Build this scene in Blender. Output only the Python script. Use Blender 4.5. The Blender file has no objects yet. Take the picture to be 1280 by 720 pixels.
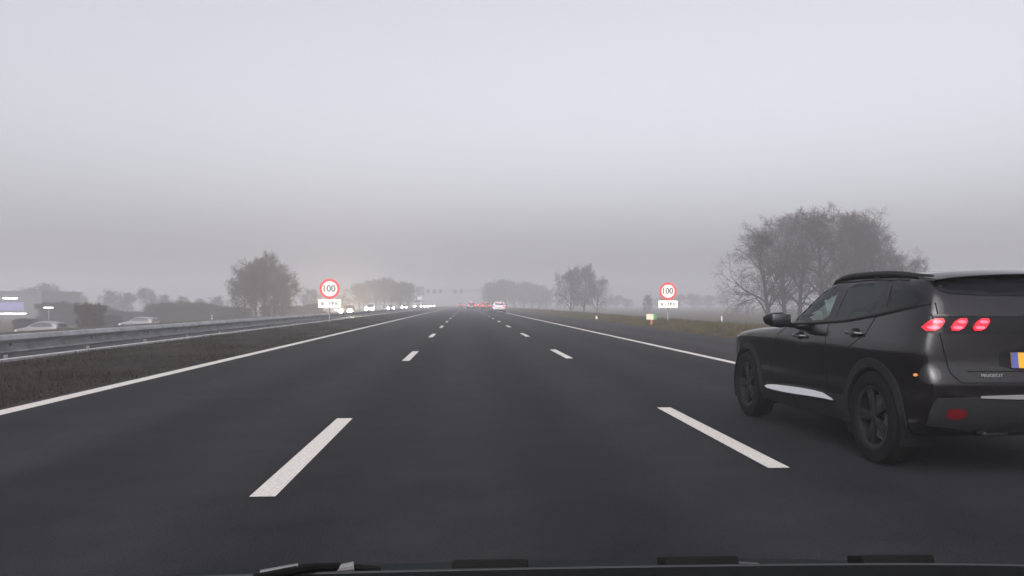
import bpy, bmesh, math, random
import numpy as np
from mathutils import Vector, Matrix
from mathutils.bvhtree import BVHTree

S = bpy.context.scene
COL = S.collection
R = math.radians
random.seed(7)

# ------------------------------------------------------------------ camera
F, CX, CY = 1034.0, 640.0, 360.0          # focal length in pixels of the 1280 px wide frame
CAMH = 1.19
YAW, PITCH = math.atan(58 / F), math.atan(20 / F)
cam_d = bpy.data.cameras.new('camera')
cam = bpy.data.objects.new('camera', cam_d)
COL.objects.link(cam)
cam.location = (0, 0, CAMH)
cam.rotation_euler = (math.pi / 2 + PITCH, 0, -YAW)
cam_d.sensor_width = 36.0
cam_d.lens = F / 1280 * 36
cam_d.clip_start = 0.05
cam_d.clip_end = 4000
S.camera = cam
CAMM = cam.rotation_euler.to_matrix()

def ray(px, py):
    return CAMM @ Vector(((px - CX) / F, -(py - CY) / F, -1.0))

def at_y(px, py, y):                       # point on the pixel's ray at world depth y
    d = ray(px, py)
    return Vector((0, 0, CAMH)) + d * (y / d.y)

# ------------------------------------------------------------------ materials
MATS = {}
def nodes_of(name):
    m = bpy.data.materials.new(name)
    m.use_nodes = True
    nt = m.node_tree
    return m, nt, nt.nodes['Principled BSDF']

def mat(name, col, rough=0.6, metal=0.0, spec=0.5, noise=0.0, scale=8.0, bump=0.0, bscale=60.0,
        coat=0.0, emit=None, estr=0.0, col2=None, sep=(0.35, 0.65)):
    if name in MATS: return MATS[name]
    m, nt, b = nodes_of(name)
    b.inputs['Base Color'].default_value = (*col, 1)
    b.inputs['Roughness'].default_value = rough
    b.inputs['Metallic'].default_value = metal
    b.inputs['Specular IOR Level'].default_value = spec
    b.inputs['Coat Weight'].default_value = coat
    b.inputs['Coat Roughness'].default_value = 0.08
    if emit:
        b.inputs['Emission Color'].default_value = (*emit, 1)
        b.inputs['Emission Strength'].default_value = estr
    tc = nt.nodes.new('ShaderNodeTexCoord')
    if noise > 0 or col2:
        n = nt.nodes.new('ShaderNodeTexNoise')
        n.inputs['Scale'].default_value = scale
        n.inputs['Detail'].default_value = 6
        n.inputs['Roughness'].default_value = 0.65
        nt.links.new(tc.outputs['Object'], n.inputs['Vector'])
        r = nt.nodes.new('ShaderNodeValToRGB')
        c2 = col2 if col2 else tuple(c * (1 - noise) for c in col)
        r.color_ramp.elements[0].position = sep[0]
        r.color_ramp.elements[1].position = sep[1]
        r.color_ramp.elements[0].color = (*c2, 1)
        r.color_ramp.elements[1].color = (*[min(1, c * (1 + noise * 0.5)) for c in col], 1)
        nt.links.new(n.outputs['Fac'], r.inputs['Fac'])
        nt.links.new(r.outputs['Color'], b.inputs['Base Color'])
    if bump > 0:
        n2 = nt.nodes.new('ShaderNodeTexNoise')
        n2.inputs['Scale'].default_value = bscale
        n2.inputs['Detail'].default_value = 4
        nt.links.new(tc.outputs['Object'], n2.inputs['Vector'])
        bp = nt.nodes.new('ShaderNodeBump')
        bp.inputs['Strength'].default_value = bump
        bp.inputs['Distance'].default_value = 0.02
        nt.links.new(n2.outputs['Fac'], bp.inputs['Height'])
        nt.links.new(bp.outputs['Normal'], b.inputs['Normal'])
    MATS[name] = m
    return m

def glass(name, tint, ior=1.5):
    if name in MATS: return MATS[name]
    m = bpy.data.materials.new(name); m.use_nodes = True
    nt = m.node_tree; nt.nodes.clear()
    o = nt.nodes.new('ShaderNodeOutputMaterial'); mx = nt.nodes.new('ShaderNodeMixShader')
    t = nt.nodes.new('ShaderNodeBsdfTransparent'); g = nt.nodes.new('ShaderNodeBsdfGlossy')
    lw = nt.nodes.new('ShaderNodeLayerWeight'); pw = nt.nodes.new('ShaderNodeMath'); pw.operation = 'POWER'; pw.inputs[1].default_value = 5
    fr = nt.nodes.new('ShaderNodeMath'); fr.operation = 'MULTIPLY_ADD'; fr.inputs[1].default_value = 0.6; fr.inputs[2].default_value = 0.045
    nt.links.new(lw.outputs['Facing'], pw.inputs[0]); nt.links.new(pw.outputs[0], fr.inputs[0])
    t.inputs['Color'].default_value = (*tint, 1)
    g.inputs['Roughness'].default_value = 0.04
    g.inputs['Color'].default_value = (0.8, 0.85, 0.85, 1)
    nt.links.new(fr.outputs[0], mx.inputs[0]); nt.links.new(t.outputs[0], mx.inputs[1])
    nt.links.new(g.outputs[0], mx.inputs[2]); nt.links.new(mx.outputs[0], o.inputs[0])
    MATS[name] = m
    return m

# ------------------------------------------------------------------ objects
def link(o, parent=None):
    COL.objects.link(o)
    if parent is not None: o.parent = parent
    return o

def tag(o, label, cat, group=None):
    o['label'] = label; o['category'] = cat
    if group: o['group'] = group
    return o

def thing(name, label, cat, loc=(0, 0, 0), rz=0.0, group=None):
    o = bpy.data.objects.new(name, None)
    o.empty_display_size = 0.2
    o.location = loc; o.rotation_euler = (0, 0, rz)
    link(o)
    return tag(o, label, cat, group)

def obj(name, bm, m, parent=None, smooth=True, angle=35):
    me = bpy.data.meshes.new(name)
    bmesh.ops.recalc_face_normals(bm, faces=bm.faces)
    bm.to_mesh(me); bm.free()
    if m: me.materials.append(m)
    if smooth:
        for p in me.polygons: p.use_smooth = True
        me.set_sharp_from_angle(angle=R(angle))
    return link(bpy.data.objects.new(name, me), parent)

def struct(o):
    o['kind'] = 'structure'
    return o

def dup(root, loc=None, rz=None, scale=None, label=None, group=None):
    r = root.copy(); COL.objects.link(r)
    if loc is not None: r.location = loc
    if rz is not None: r.rotation_euler = (0, 0, rz)
    if scale is not None: r.scale = scale
    if label: r['label'] = label
    if group: r['group'] = group
    for ch in list(root.children):
        c = ch.copy(); COL.objects.link(c); c.parent = r
        for g in list(ch.children):
            d = g.copy(); COL.objects.link(d); d.parent = c
    return r

def add_box(bm, c, s, rot=None, bevel=0.0):
    r = bmesh.ops.create_cube(bm, size=1.0)
    vs = r['verts']
    M = Matrix.Translation(Vector(c)) @ (rot.to_4x4() if rot else Matrix.Identity(4)) @ Matrix.Diagonal((*s, 1))
    bmesh.ops.transform(bm, matrix=M, verts=vs)
    if bevel > 0:
        es = list({e for v in vs for e in v.link_edges})
        bmesh.ops.bevel(bm, geom=es, offset=bevel, segments=2, affect='EDGES', profile=0.5)
    return bm

def add_tube(bm, pts, rads, n=8, cap=True):
    pts = [Vector(p) for p in pts]
    if not hasattr(rads, '__len__'): rads = [rads] * len(pts)
    rings = []
    for i, p in enumerate(pts):
        d = (pts[min(i + 1, len(pts) - 1)] - pts[max(i - 1, 0)]).normalized()
        a = d.orthogonal().normalized() if i == 0 else (a - d * a.dot(d)).normalized()
        b = d.cross(a)
        rings.append([bm.verts.new(p + (a * math.cos(2 * math.pi * k / n) + b * math.sin(2 * math.pi * k / n)) * rads[i]) for k in range(n)])
    for i in range(len(rings) - 1):
        for k in range(n):
            bm.faces.new((rings[i][k], rings[i][(k + 1) % n], rings[i + 1][(k + 1) % n], rings[i + 1][k]))
    if cap:
        bm.faces.new(rings[0][::-1]); bm.faces.new(rings[-1])
    return bm

def add_lathe(bm, prof, axis_pt=(0, 0, 0), n=40, axis='x'):   # prof: list of (offset along axis, radius)
    rings = []
    for (h, r) in prof:
        ring = []
        for k in range(n):
            a = 2 * math.pi * k / n
            if axis == 'x': p = (h, r * math.cos(a), r * math.sin(a))
            elif axis == 'y': p = (r * math.cos(a), h, r * math.sin(a))
            else: p = (r * math.cos(a), r * math.sin(a), h)
            ring.append(bm.verts.new(Vector(p) + Vector(axis_pt)))
        rings.append(ring)
    for i in range(len(rings) - 1):
        for k in range(n):
            bm.faces.new((rings[i][k], rings[i][(k + 1) % n], rings[i + 1][(k + 1) % n], rings[i + 1][k]))
    return rings

def add_prism(bm, poly, axis='y', t0=0.0, t1=0.1):            # extrude a 2-D outline along an axis
    def P(a, b, t):
        return {'x': (t, a, b), 'y': (a, t, b), 'z': (a, b, t)}[axis]
    A = [bm.verts.new(P(a, b, t0)) for a, b in poly]
    B = [bm.verts.new(P(a, b, t1)) for a, b in poly]
    n = len(poly)
    bm.faces.new(A[::-1]); bm.faces.new(B)
    for i in range(n):
        bm.faces.new((A[i], A[(i + 1) % n], B[(i + 1) % n], B[i]))
    return bm

def new(): return bmesh.new()

def text_mesh(name, txt, size, m, parent, loc, rot, depth=0.004, width=None):
    cu = bpy.data.curves.new(name, 'FONT')
    cu.body = txt; cu.size = size; cu.extrude = depth / 2; cu.align_x = 'CENTER'; cu.align_y = 'CENTER'
    cu.offset = size * 0.018
    to = bpy.data.objects.new(name, cu); COL.objects.link(to)
    bpy.context.view_layer.update()
    me = bpy.data.meshes.new_from_object(to.evaluated_get(bpy.context.evaluated_depsgraph_get()))
    bpy.data.objects.remove(to); bpy.data.curves.remove(cu)
    me.name = name
    if width:
        xs = [v.co.x for v in me.vertices]; k = width / (max(xs) - min(xs)); mid = (max(xs) + min(xs)) / 2
        for v in me.vertices: v.co.x = (v.co.x - mid) * k
    me.materials.clear(); me.materials.append(m)
    o = link(bpy.data.objects.new(name, me), parent)
    o.location = loc; o.rotation_euler = rot
    return o

def lerp(tab, x):
    return float(np.interp(x, [t[0] for t in tab], [t[1] for t in tab]))

# ------------------------------------------------------------------ world and light
SUN_EL, SUN_ROT = R(38), R(200)            # high overcast, brighter behind the camera
w = bpy.data.worlds.new('World'); S.world = w; w.use_nodes = True
nt = w.node_tree
bg = nt.nodes['Background']
sky = nt.nodes.new('ShaderNodeTexSky'); sky.sky_type = 'NISHITA'
sky.sun_disc = False; sky.sun_elevation = SUN_EL; sky.sun_rotation = SUN_ROT
sky.dust_density = 6.0; sky.air_density = 1.0; sky.ozone_density = 1.0
hs = nt.nodes.new('ShaderNodeHueSaturation'); hs.inputs['Saturation'].default_value = 0.12
tint = nt.nodes.new('ShaderNodeMix'); tint.data_type = 'RGBA'; tint.blend_type = 'MULTIPLY'
tint.inputs[0].default_value = 1.0; tint.inputs[7].default_value = (1.0, 0.985, 1.05, 1)
nt.links.new(sky.outputs[0], hs.inputs['Color']); nt.links.new(hs.outputs[0], tint.inputs[6])
nt.links.new(tint.outputs[2], bg.inputs[0])
bg.inputs[1].default_value = 0.1
sd = bpy.data.lights.new('sun', 'SUN'); sd.energy = 0.6; sd.angle = R(60); sd.color = (1, 0.96, 0.91)
so = link(bpy.data.objects.new('sun', sd)); so.location = (0, -20, 30)
sdir = Vector((math.sin(SUN_ROT) * math.cos(SUN_EL), math.cos(SUN_ROT) * math.cos(SUN_EL), math.sin(SUN_EL)))
so.rotation_euler = sdir.to_track_quat('Z', 'Y').to_euler()
S.view_settings.view_transform = 'Standard'; S.view_settings.look = 'None'
S.view_settings.gamma = 1; S.view_settings.use_curve_mapping = False
S.view_settings.exposure = 1.27
S.cycles.use_denoising = True
S.cycles.max_bounces = 8; S.cycles.volume_bounces = 3; S.cycles.diffuse_bounces = 3
S.cycles.transparent_max_bounces = 12
S.cycles.sample_clamp_indirect = 6

# fog
bm = new(); add_box(bm, (0, 420, 10.0), (1500, 1000, 27.0))
fog = obj('haze', bm, None, smooth=False); fog['kind'] = 'stuff'
m = bpy.data.materials.new('fog'); m.use_nodes = True; n_ = m.node_tree; n_.nodes.clear()
out = n_.nodes.new('ShaderNodeOutputMaterial'); pv = n_.nodes.new('ShaderNodeVolumePrincipled')
FOG = 0.0042
pv.inputs['Color'].default_value = (0.70, 0.704, 0.730, 1); pv.inputs['Density'].default_value = FOG
pv.inputs['Anisotropy'].default_value = 0.2
n_.links.new(pv.outputs[0], out.inputs['Volume'])
fog.data.materials.append(m)

# ------------------------------------------------------------------ ground
def ground_mat():
    m, nt, b = nodes_of('ground soil and grass')
    b.inputs['Roughness'].default_value = 0.95; b.inputs['Specular IOR Level'].default_value = 0.1
    g = nt.nodes.new('ShaderNodeNewGeometry'); mp = nt.nodes.new('ShaderNodeMapping')
    mp.inputs['Scale'].default_value = (1, 0.35, 1)
    nt.links.new(g.outputs['Position'], mp.inputs['Vector'])
    n1 = nt.nodes.new('ShaderNodeTexNoise'); n1.inputs['Scale'].default_value = 0.9; n1.inputs['Detail'].default_value = 9; n1.inputs['Roughness'].default_value = 0.72
    n2 = nt.nodes.new('ShaderNodeTexNoise'); n2.inputs['Scale'].default_value = 14; n2.inputs['Detail'].default_value = 5
    nt.links.new(mp.outputs[0], n1.inputs['Vector']); nt.links.new(mp.outputs[0], n2.inputs['Vector'])
    def ramp(src, *st):
        r = nt.nodes.new('ShaderNodeValToRGB'); e = r.color_ramp.elements
        e[0].position, e[0].color = st[0][0], (*st[0][1], 1); e[1].position, e[1].color = st[-1][0], (*st[-1][1], 1)
        for p, c in st[1:-1]:
            q = e.new(p); q.color = (*c, 1)
        nt.links.new(src, r.inputs['Fac']); return r
    grass = ramp(n1.outputs['Fac'], (0.32, (0.022, 0.019, 0.008)), (0.5, (0.046, 0.036, 0.016)), (0.68, (0.078, 0.062, 0.034)))
    soil = ramp(n1.outputs['Fac'], (0.34, (0.006, 0.0055, 0.003)), (0.5, (0.014, 0.0108, 0.007)), (0.66, (0.028, 0.0215, 0.0145)))
    sx = nt.nodes.new('ShaderNodeSeparateXYZ'); nt.links.new(g.outputs['Position'], sx.inputs[0])
    mr = nt.nodes.new('ShaderNodeMapRange'); mr.inputs['From Min'].default_value = -11; mr.inputs['From Max'].default_value = -13
    nt.links.new(sx.outputs['X'], mr.inputs['Value'])
    mr2 = nt.nodes.new('ShaderNodeMapRange'); mr2.inputs['From Min'].default_value = 0; mr2.inputs['From Max'].default_value = 1
    nt.links.new(sx.outputs['X'], mr2.inputs['Value'])
    ad = nt.nodes.new('ShaderNodeMath'); ad.operation = 'ADD'; ad.use_clamp = True
    nt.links.new(mr.outputs[0], ad.inputs[0]); nt.links.new(mr2.outputs[0], ad.inputs[1])
    mx = nt.nodes.new('ShaderNodeMix'); mx.data_type = 'RGBA'
    nt.links.new(ad.outputs[0], mx.inputs[0]); nt.links.new(soil.outputs[0], mx.inputs[6]); nt.links.new(grass.outputs[0], mx.inputs[7])
    m2 = nt.nodes.new('ShaderNodeMix'); m2.data_type = 'RGBA'; m2.blend_type = 'MULTIPLY'; m2.inputs[0].default_value = 0.8
    r2 = ramp(n2.outputs['Fac'], (0.3, (0.55, 0.55, 0.55)), (0.7, (1.25, 1.22, 1.2)))
    nt.links.new(mx.outputs[2], m2.inputs[6]); nt.links.new(r2.outputs[0], m2.inputs[7])
    nt.links.new(m2.outputs[2], b.inputs['Base Color'])
    bp = nt.nodes.new('ShaderNodeBump'); bp.inputs['Strength'].default_value = 0.7; bp.inputs['Distance'].default_value = 0.08
    nt.links.new(n2.outputs['Fac'], bp.inputs['Height']); nt.links.new(bp.outputs[0], b.inputs['Normal'])
    return m
GM = ground_mat()

def asphalt_mat(name, dark, light):
    m, nt, b = nodes_of(name)
    g = nt.nodes.new('ShaderNodeNewGeometry'); mp = nt.nodes.new('ShaderNodeMapping'); mp.inputs['Scale'].default_value = (1, 0.06, 1)
    nt.links.new(g.outputs['Position'], mp.inputs['Vector'])
    n1 = nt.nodes.new('ShaderNodeTexNoise'); n1.inputs['Scale'].default_value = 0.7; n1.inputs['Detail'].default_value = 6
    nt.links.new(mp.outputs[0], n1.inputs['Vector'])
    n2 = nt.nodes.new('ShaderNodeTexNoise'); n2.inputs['Scale'].default_value = 90; n2.inputs['Detail'].default_value = 3
    nt.links.new(g.outputs['Position'], n2.inputs['Vector'])
    n3 = nt.nodes.new('ShaderNodeTexNoise'); n3.inputs['Scale'].default_value = 1.6; n3.inputs['Detail'].default_value = 8; n3.inputs['Roughness'].default_value = 0.7
    nt.links.new(g.outputs['Position'], n3.inputs['Vector'])
    r = nt.nodes.new('ShaderNodeValToRGB'); e = r.color_ramp.elements
    e[0].position, e[0].color = 0.3, (*dark, 1); e[1].position, e[1].color = 0.7, (*light, 1)
    nt.links.new(n1.outputs['Fac'], r.inputs['Fac'])
    def mul(src, fac, lo, hi):
        q = nt.nodes.new('ShaderNodeMapRange'); q.inputs['From Min'].default_value = 0.3; q.inputs['From Max'].default_value = 0.7
        q.inputs['To Min'].default_value = lo; q.inputs['To Max'].default_value = hi
        nt.links.new(fac, q.inputs['Value'])
        mx = nt.nodes.new('ShaderNodeMix'); mx.data_type = 'RGBA'; mx.blend_type = 'MULTIPLY'; mx.inputs[0].default_value = 1
        nt.links.new(src, mx.inputs[6]); nt.links.new(q.outputs[0], mx.inputs[7]); return mx.outputs[2]
    c = mul(r.outputs['Color'], n2.outputs['Fac'], 0.55, 1.45)
    c = mul(c, n3.outputs['Fac'], 0.76, 1.24)
    sx = nt.nodes.new('ShaderNodeSeparateXYZ'); nt.links.new(g.outputs['Position'], sx.inputs[0])
    w1 = nt.nodes.new('ShaderNodeMath'); w1.operation = 'MULTIPLY_ADD'; w1.inputs[1].default_value = 2 * math.pi / 1.76; w1.inputs[2].default_value = 1.9
    w2 = nt.nodes.new('ShaderNodeMath'); w2.operation = 'SINE'; w3 = nt.nodes.new('ShaderNodeMath'); w3.operation = 'MULTIPLY_ADD'
    w3.inputs[1].default_value = 0.16; w3.inputs[2].default_value = 0.5
    nt.links.new(sx.outputs['X'], w1.inputs[0]); nt.links.new(w1.outputs[0], w2.inputs[0]); nt.links.new(w2.outputs[0], w3.inputs[0])
    c = mul(c, w3.outputs[0], 0.80, 1.20)
    nt.links.new(c, b.inputs['Base Color'])
    q = nt.nodes.new('ShaderNodeMapRange'); q.inputs['From Min'].default_value = 0.3; q.inputs['From Max'].default_value = 0.7
    q.inputs['To Min'].default_value = 0.75; q.inputs['To Max'].default_value = 0.9
    nt.links.new(n1.outputs['Fac'], q.inputs['Value']); nt.links.new(q.outputs[0], b.inputs['Roughness'])
    b.inputs['Specular IOR Level'].default_value = 0.05
    bp = nt.nodes.new('ShaderNodeBump'); bp.inputs['Strength'].default_value = 0.5; bp.inputs['Distance'].default_value = 0.006
    nt.links.new(n2.outputs['Fac'], bp.inputs['Height']); nt.links.new(bp.outputs[0], b.inputs['Normal'])
    return m
ASPH = asphalt_mat('asphalt', (0.0125, 0.0125, 0.0140), (0.0175, 0.0172, 0.0190))
ASPH2 = asphalt_mat('older asphalt', (0.020, 0.0188, 0.0192), (0.027, 0.0252, 0.0252))

YS = list(np.concatenate([np.arange(-60, 130, 1.0), np.arange(130, 300, 5), np.arange(300, 901, 20)]))
PROF = [(-720, -1.9), (-200, -1.9), (-60, -1.85), (-34, -1.75), (-31, -1.3), (-28, -0.55), (-26, -0.40), (-25, -0.385), (-11.0, -0.385),
        (-10.6, -0.33), (-10.2, -0.2), (-9.8, -0.03), (-9.6, -0.022), (-8.6, 0.01), (-7.6, 0.02), (-6.4, 0.0), (-5.5, -0.015), (-5.25, -0.02), (0, -0.02),
        (9.1, -0.02), (9.5, 0.0), (10.2, 0.04), (11.2, 0.1), (12.4, 0.15), (13.6, 0.13), (14.4, 0.0), (15.6, -0.4), (17, -0.9), (19, -1.1),
        (30, -1.1), (80, -1.1), (200, -1.1), (720, -1.1)]
def gz(x, y=0):
    return lerp(PROF, x)
rs = np.random.RandomState(3)
bm = new(); rows = []
for y in YS:
    row = []
    for (x, z) in PROF:
        j = 0
        if 9.3 < x < 16 or -8.7 < x < -6: j = rs.uniform(-0.025, 0.025)
        row.append(bm.verts.new((x + (rs.uniform(-0.12, 0.12) if 9.3 < x < 16 else 0), y, z + j)))
    rows.append(row)
for i in range(len(rows) - 1):
    for k in range(len(PROF) - 1):
        bm.faces.new((rows[i][k], rows[i][k + 1], rows[i + 1][k + 1], rows[i + 1][k]))
ground = struct(obj('ground', bm, GM))

def sheet(name, x0, x1, y0, y1, z, m, parent=None, wob=0.0):
    bm = new(); ya = np.arange(y0, y1 + 0.01, 1.25) if wob else np.array([y0, y1])
    rr = np.random.RandomState(int(abs(x0 * 10)) + 1)
    L_, R_ = [], []
    for y in ya:
        L_.append(bm.verts.new((x0 + (rr.uniform(-wob, wob) if x0 < 0 else 0), y, z)))
        R_.append(bm.verts.new((x1 + (rr.uniform(-wob, wob) if x1 > 0 else 0), y, z)))
    for i in range(len(ya) - 1):
        bm.faces.new((L_[i], R_[i], R_[i + 1], L_[i + 1]))
    return obj(name, bm, m, parent, smooth=False)
road = struct(sheet('road', -5.3, 5.6, -60, 880, 0.0, ASPH))
shoulder = struct(sheet('hard_shoulder', 5.6, 9.25, -60, 880, 0.0, ASPH2, wob=0.14))
far_road = struct(sheet('road', -24.6, -11.0, -60, 880, -0.375, ASPH))
PAINT = mat('road paint', (0.385, 0.365, 0.335), 0.75, noise=0.4, scale=38, bump=0.3, bscale=120, sep=(0.28, 0.55))
sheet('edge_line', -5.19, -4.96, -60, 880, 0.004, PAINT, road)
sheet('edge_line', 5.33, 5.52, -60, 880, 0.004, PAINT, road)
def dashes(x0, first, step, n, z, parent, half=1.75, wd=0.16):
    src = None
    for i in range(n):
        if src is None:
            bm = new(); v = [bm.verts.new(c) for c in ((-wd / 2, -half, 0), (wd / 2, -half, 0), (wd / 2, half, 0), (-wd / 2, half, 0))]
            bm.faces.new(v); src = obj('lane_marking', bm, PAINT, parent, smooth=False); o = src
        else:
            o = src.copy(); COL.objects.link(o)
        o.location = (x0, first + step * i, z)
dashes(-1.25, 6.95 - 12.2, 12.2, 30, 0.004, road)
dashes(2.27, 7.65 - 12.1, 12.1, 30, 0.004, road)
sheet('edge_line', -11.65, -11.5, -60, 880, -0.371, PAINT, far_road)
sheet('edge_line', -21.9, -21.75, -60, 880, -0.371, PAINT, far_road)
dashes(-15.0, 10, 12, 20, -0.371, far_road)
dashes(-18.4, 12, 12, 20, -0.371, far_road)

CONC = mat('pale concrete', (0.42, 0.41, 0.40), 0.85, noise=0.3, scale=5, bump=0.3)
bm = new()
add_prism(bm, [(-9.74, -0.15), (-9.74, 0.028), (-9.71, 0.04), (-9.63, 0.04), (-9.60, 0.028), (-9.60, -0.15)], 'y', -60, 880)
struct(obj('kerb', bm, CONC, smooth=False))

# ------------------------------------------------------------------ guard rail
STEEL = mat('galvanised steel', (0.33, 0.335, 0.34), 0.6, metal=0.2, noise=0.35, scale=2.0)
STEELD = mat('weathered steel post', (0.12, 0.12, 0.12), 0.7, metal=0.3, noise=0.3, scale=5)
RX = -10.0
gr = thing('guard_rail', 'long galvanised steel guard rail along the left central reservation', 'guard rail', (RX, 0, -0.2))
RT = 0.52
wprof = [(-0.03, 0.0), (0.005, -0.008), (0.065, -0.095), (0.072, -0.115), (0.055, -0.132), (-0.10, -0.205), (-0.105, -0.265), (-0.07, -0.315),
         (0.012, -0.355), (0.018, -0.385), (-0.03, -0.435)]
bm = new()
ring = []
for yy in (-40, 420):
    ring.append([bm.verts.new((a, yy, RT + 0.2 + b)) for a, b in wprof] + [bm.verts.new((a - 0.006, yy, RT + 0.2 + b)) for a, b in wprof[::-1]])
n = len(ring[0])
for k in range(n):
    bm.faces.new((ring[0][k], ring[0][(k + 1) % n], ring[1][(k + 1) % n], ring[1][k]))
obj('beam', bm, STEEL, gr, angle=30)
psrc = None
for i in range(96):
    if psrc is None:
        bm = new()
        add_box(bm, (-0.18, 0, 0.24), (0.10, 0.06, 0.88)); add_box(bm, (-0.12, 0, 0.54), (0.04, 0.12, 0.16))
        psrc = obj('post', bm, STEELD, gr, smooth=False); o = psrc
    else:
        o = psrc.copy(); COL.objects.link(o)
    o.location = (0, 3 + i * 4.0, 0)

# ------------------------------------------------------------------ cars
PAINT_BLACK = mat('black car paint', (0.0032, 0.0024, 0.0028), 0.10, spec=0.5, coat=0.0, noise=0.25, scale=3)
CLAD = mat('matt black plastic', (0.007, 0.007, 0.0075), 0.65, spec=0.2, bump=0.15, bscale=200)
RUBBER = mat('black rubber', (0.005, 0.005, 0.005), 0.8, spec=0.1)
TYRE = mat('tyre rubber', (0.006, 0.006, 0.006), 0.9, spec=0.08, noise=0.4, scale=20)
ALLOY = mat('dark alloy', (0.010, 0.010, 0.011), 0.5, spec=0.15)
CHROME = mat('brushed chrome', (0.66, 0.66, 0.66), 0.35, metal=1.0)
GLOSSB = mat('gloss black trim', (0.004, 0.004, 0.0045), 0.2, spec=0.2)
G_CLEAR = glass('clear car glass', (0.64, 0.74, 0.69))
G_DARK = glass('dark car glass', (0.07, 0.07, 0.078))
TAIL = mat('lit red tail lamp', (0.5, 0.01, 0.02), 0.3, emit=(1.0, 0.022, 0.036), estr=4.5)
TAILR = mat('red tail lamp rim', (0.5, 0.01, 0.02), 0.3, emit=(1.0, 0.002, 0.016), estr=0.38)
TAILFAR = mat('far red tail lamp', (0.5, 0.01, 0.02), 0.3, emit=(1.0, 0.012, 0.03), estr=4.5)
REDREF = mat('red reflector', (0.075, 0.002, 0.004), 0.25, emit=None)
AMBER = mat('painted amber glint', (0.75, 0.32, 0.08), 0.2)  # colour of the orange glint painted on the black car's side
HEAD = mat('lit head lamp', (0.9, 0.9, 0.85), 0.2, emit=(1.0, 0.93, 0.78), estr=150.0)
HEADW = mat('lit warm head lamp', (0.9, 0.9, 0.85), 0.2, emit=(1.0, 0.78, 0.48), estr=1500.0)
PLATEY = mat('yellow plate', (0.55, 0.28, 0.015), 0.45)
PLATEB = mat('blue plate band', (0.05, 0.07, 0.22), 0.45)
INTER = mat('dark car cloth', (0.02, 0.02, 0.022), 0.85)

def body_pos(P, u, s, v):
    L = P['L']
    y0 = s * L
    zt, zb = lerp(P['top'], y0), lerp(P['bot'], y0)
    z = zb + v * (zt - zb)
    yr, yf = lerp(P['rear'], z), lerp(P['front'], z)
    y = yr + s * (yf - yr)
    wd = lerp(P['plan'], s) * lerp(P['prof'], z) * P['hw']
    x = u * wd
    z += lerp(P['crown'], y0) * (1 - u * u) * (v ** 3)
    y += (-P['bulge_r'] * (1 - s) ** 10 + P['bulge_f'] * s ** 10) * (1 - u * u)
    return (x, y, z)

def shell(P, ss, nv, nu, levels):
    bm = new()
    vs_ = [k / nv for k in range(nv + 1)]; us = [-1 + 2 * k / nu for k in range(nu + 1)]
    def grid(A, B, f):
        g = [[bm.verts.new(f(a, b)) for b in B] for a in A]
        for i in range(len(A) - 1):
            for j in range(len(B) - 1):
                bm.faces.new((g[i][j], g[i + 1][j], g[i + 1][j + 1], g[i][j + 1]))
    for sg in (-1, 1): grid(ss, vs_, lambda a, b: body_pos(P, sg, a, b))
    for v in (0, 1): grid(ss, us, lambda a, b: body_pos(P, b, a, v))
    for s in (0, 1): grid(us, vs_, lambda a, b: body_pos(P, a, s, b))
    bmesh.ops.remove_doubles(bm, verts=bm.verts, dist=1e-5)
    bmesh.ops.recalc_face_normals(bm, faces=bm.faces)
    if levels == 0: return bm
    me = bpy.data.meshes.new('tmp'); bm.to_mesh(me); bm.free()
    o = bpy.data.objects.new('tmp', me); COL.objects.link(o)
    md = o.modifiers.new('s', 'SUBSURF'); md.levels = levels
    bpy.context.view_layer.update()
    m2 = bpy.data.meshes.new_from_object(o.evaluated_get(bpy.context.evaluated_depsgraph_get()))
    bpy.data.objects.remove(o); bpy.data.meshes.remove(me)
    bm = new(); bm.from_mesh(m2); bpy.data.meshes.remove(m2)
    return bm

def inside(poly, a, b):
    c = False; n = len(poly)
    for i in range(n):
        (x1, y1), (x2, y2) = poly[i], poly[(i + 1) % n]
        if (y1 > b) != (y2 > b) and a < (x2 - x1) * (b - y1) / (y2 - y1) + x1: c = not c
    return c

def smooth_poly(poly, n=3):
    for _ in range(n):
        q = []
        for i in range(len(poly)):
            a, b = poly[i], poly[(i + 1) % len(poly)]
            q += [(a[0] * .75 + b[0] * .25, a[1] * .75 + b[1] * .25), (a[0] * .25 + b[0] * .75, a[1] * .25 + b[1] * .75)]
        poly = q
    return poly

def offset_poly(poly, d):
    n = len(poly); area = sum(poly[i][0] * poly[(i + 1) % n][1] - poly[(i + 1) % n][0] * poly[i][1] for i in range(n))
    sg = 1 if area > 0 else -1; outp = []
    for i in range(n):
        p0, p1, p2 = poly[i - 1], poly[i], poly[(i + 1) % n]
        t = Vector((p2[0] - p0[0], p2[1] - p0[1])).normalized()
        outp.append((p1[0] + t.y * d * sg, p1[1] - t.x * d * sg))
    return outp

AX = {'x-': (Vector((-3, 0, 0)), Vector((1, 0, 0))), 'x+': (Vector((3, 0, 0)), Vector((-1, 0, 0))),
      'y-': (Vector((0, -3, 0)), Vector((0, 1, 0))), 'y+': (Vector((0, 8, 0)), Vector((0, -1, 0))),
      'z+': (Vector((0, 0, 4)), Vector((0, 0, -1)))}
def put(axis, a, b):
    o, d = AX[axis]
    if axis[0] == 'x': return Vector((o.x, a, b)), d
    if axis[0] == 'y': return Vector((a, o.y, b)), d
    return Vector((a, b, o.z)), d

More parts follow.
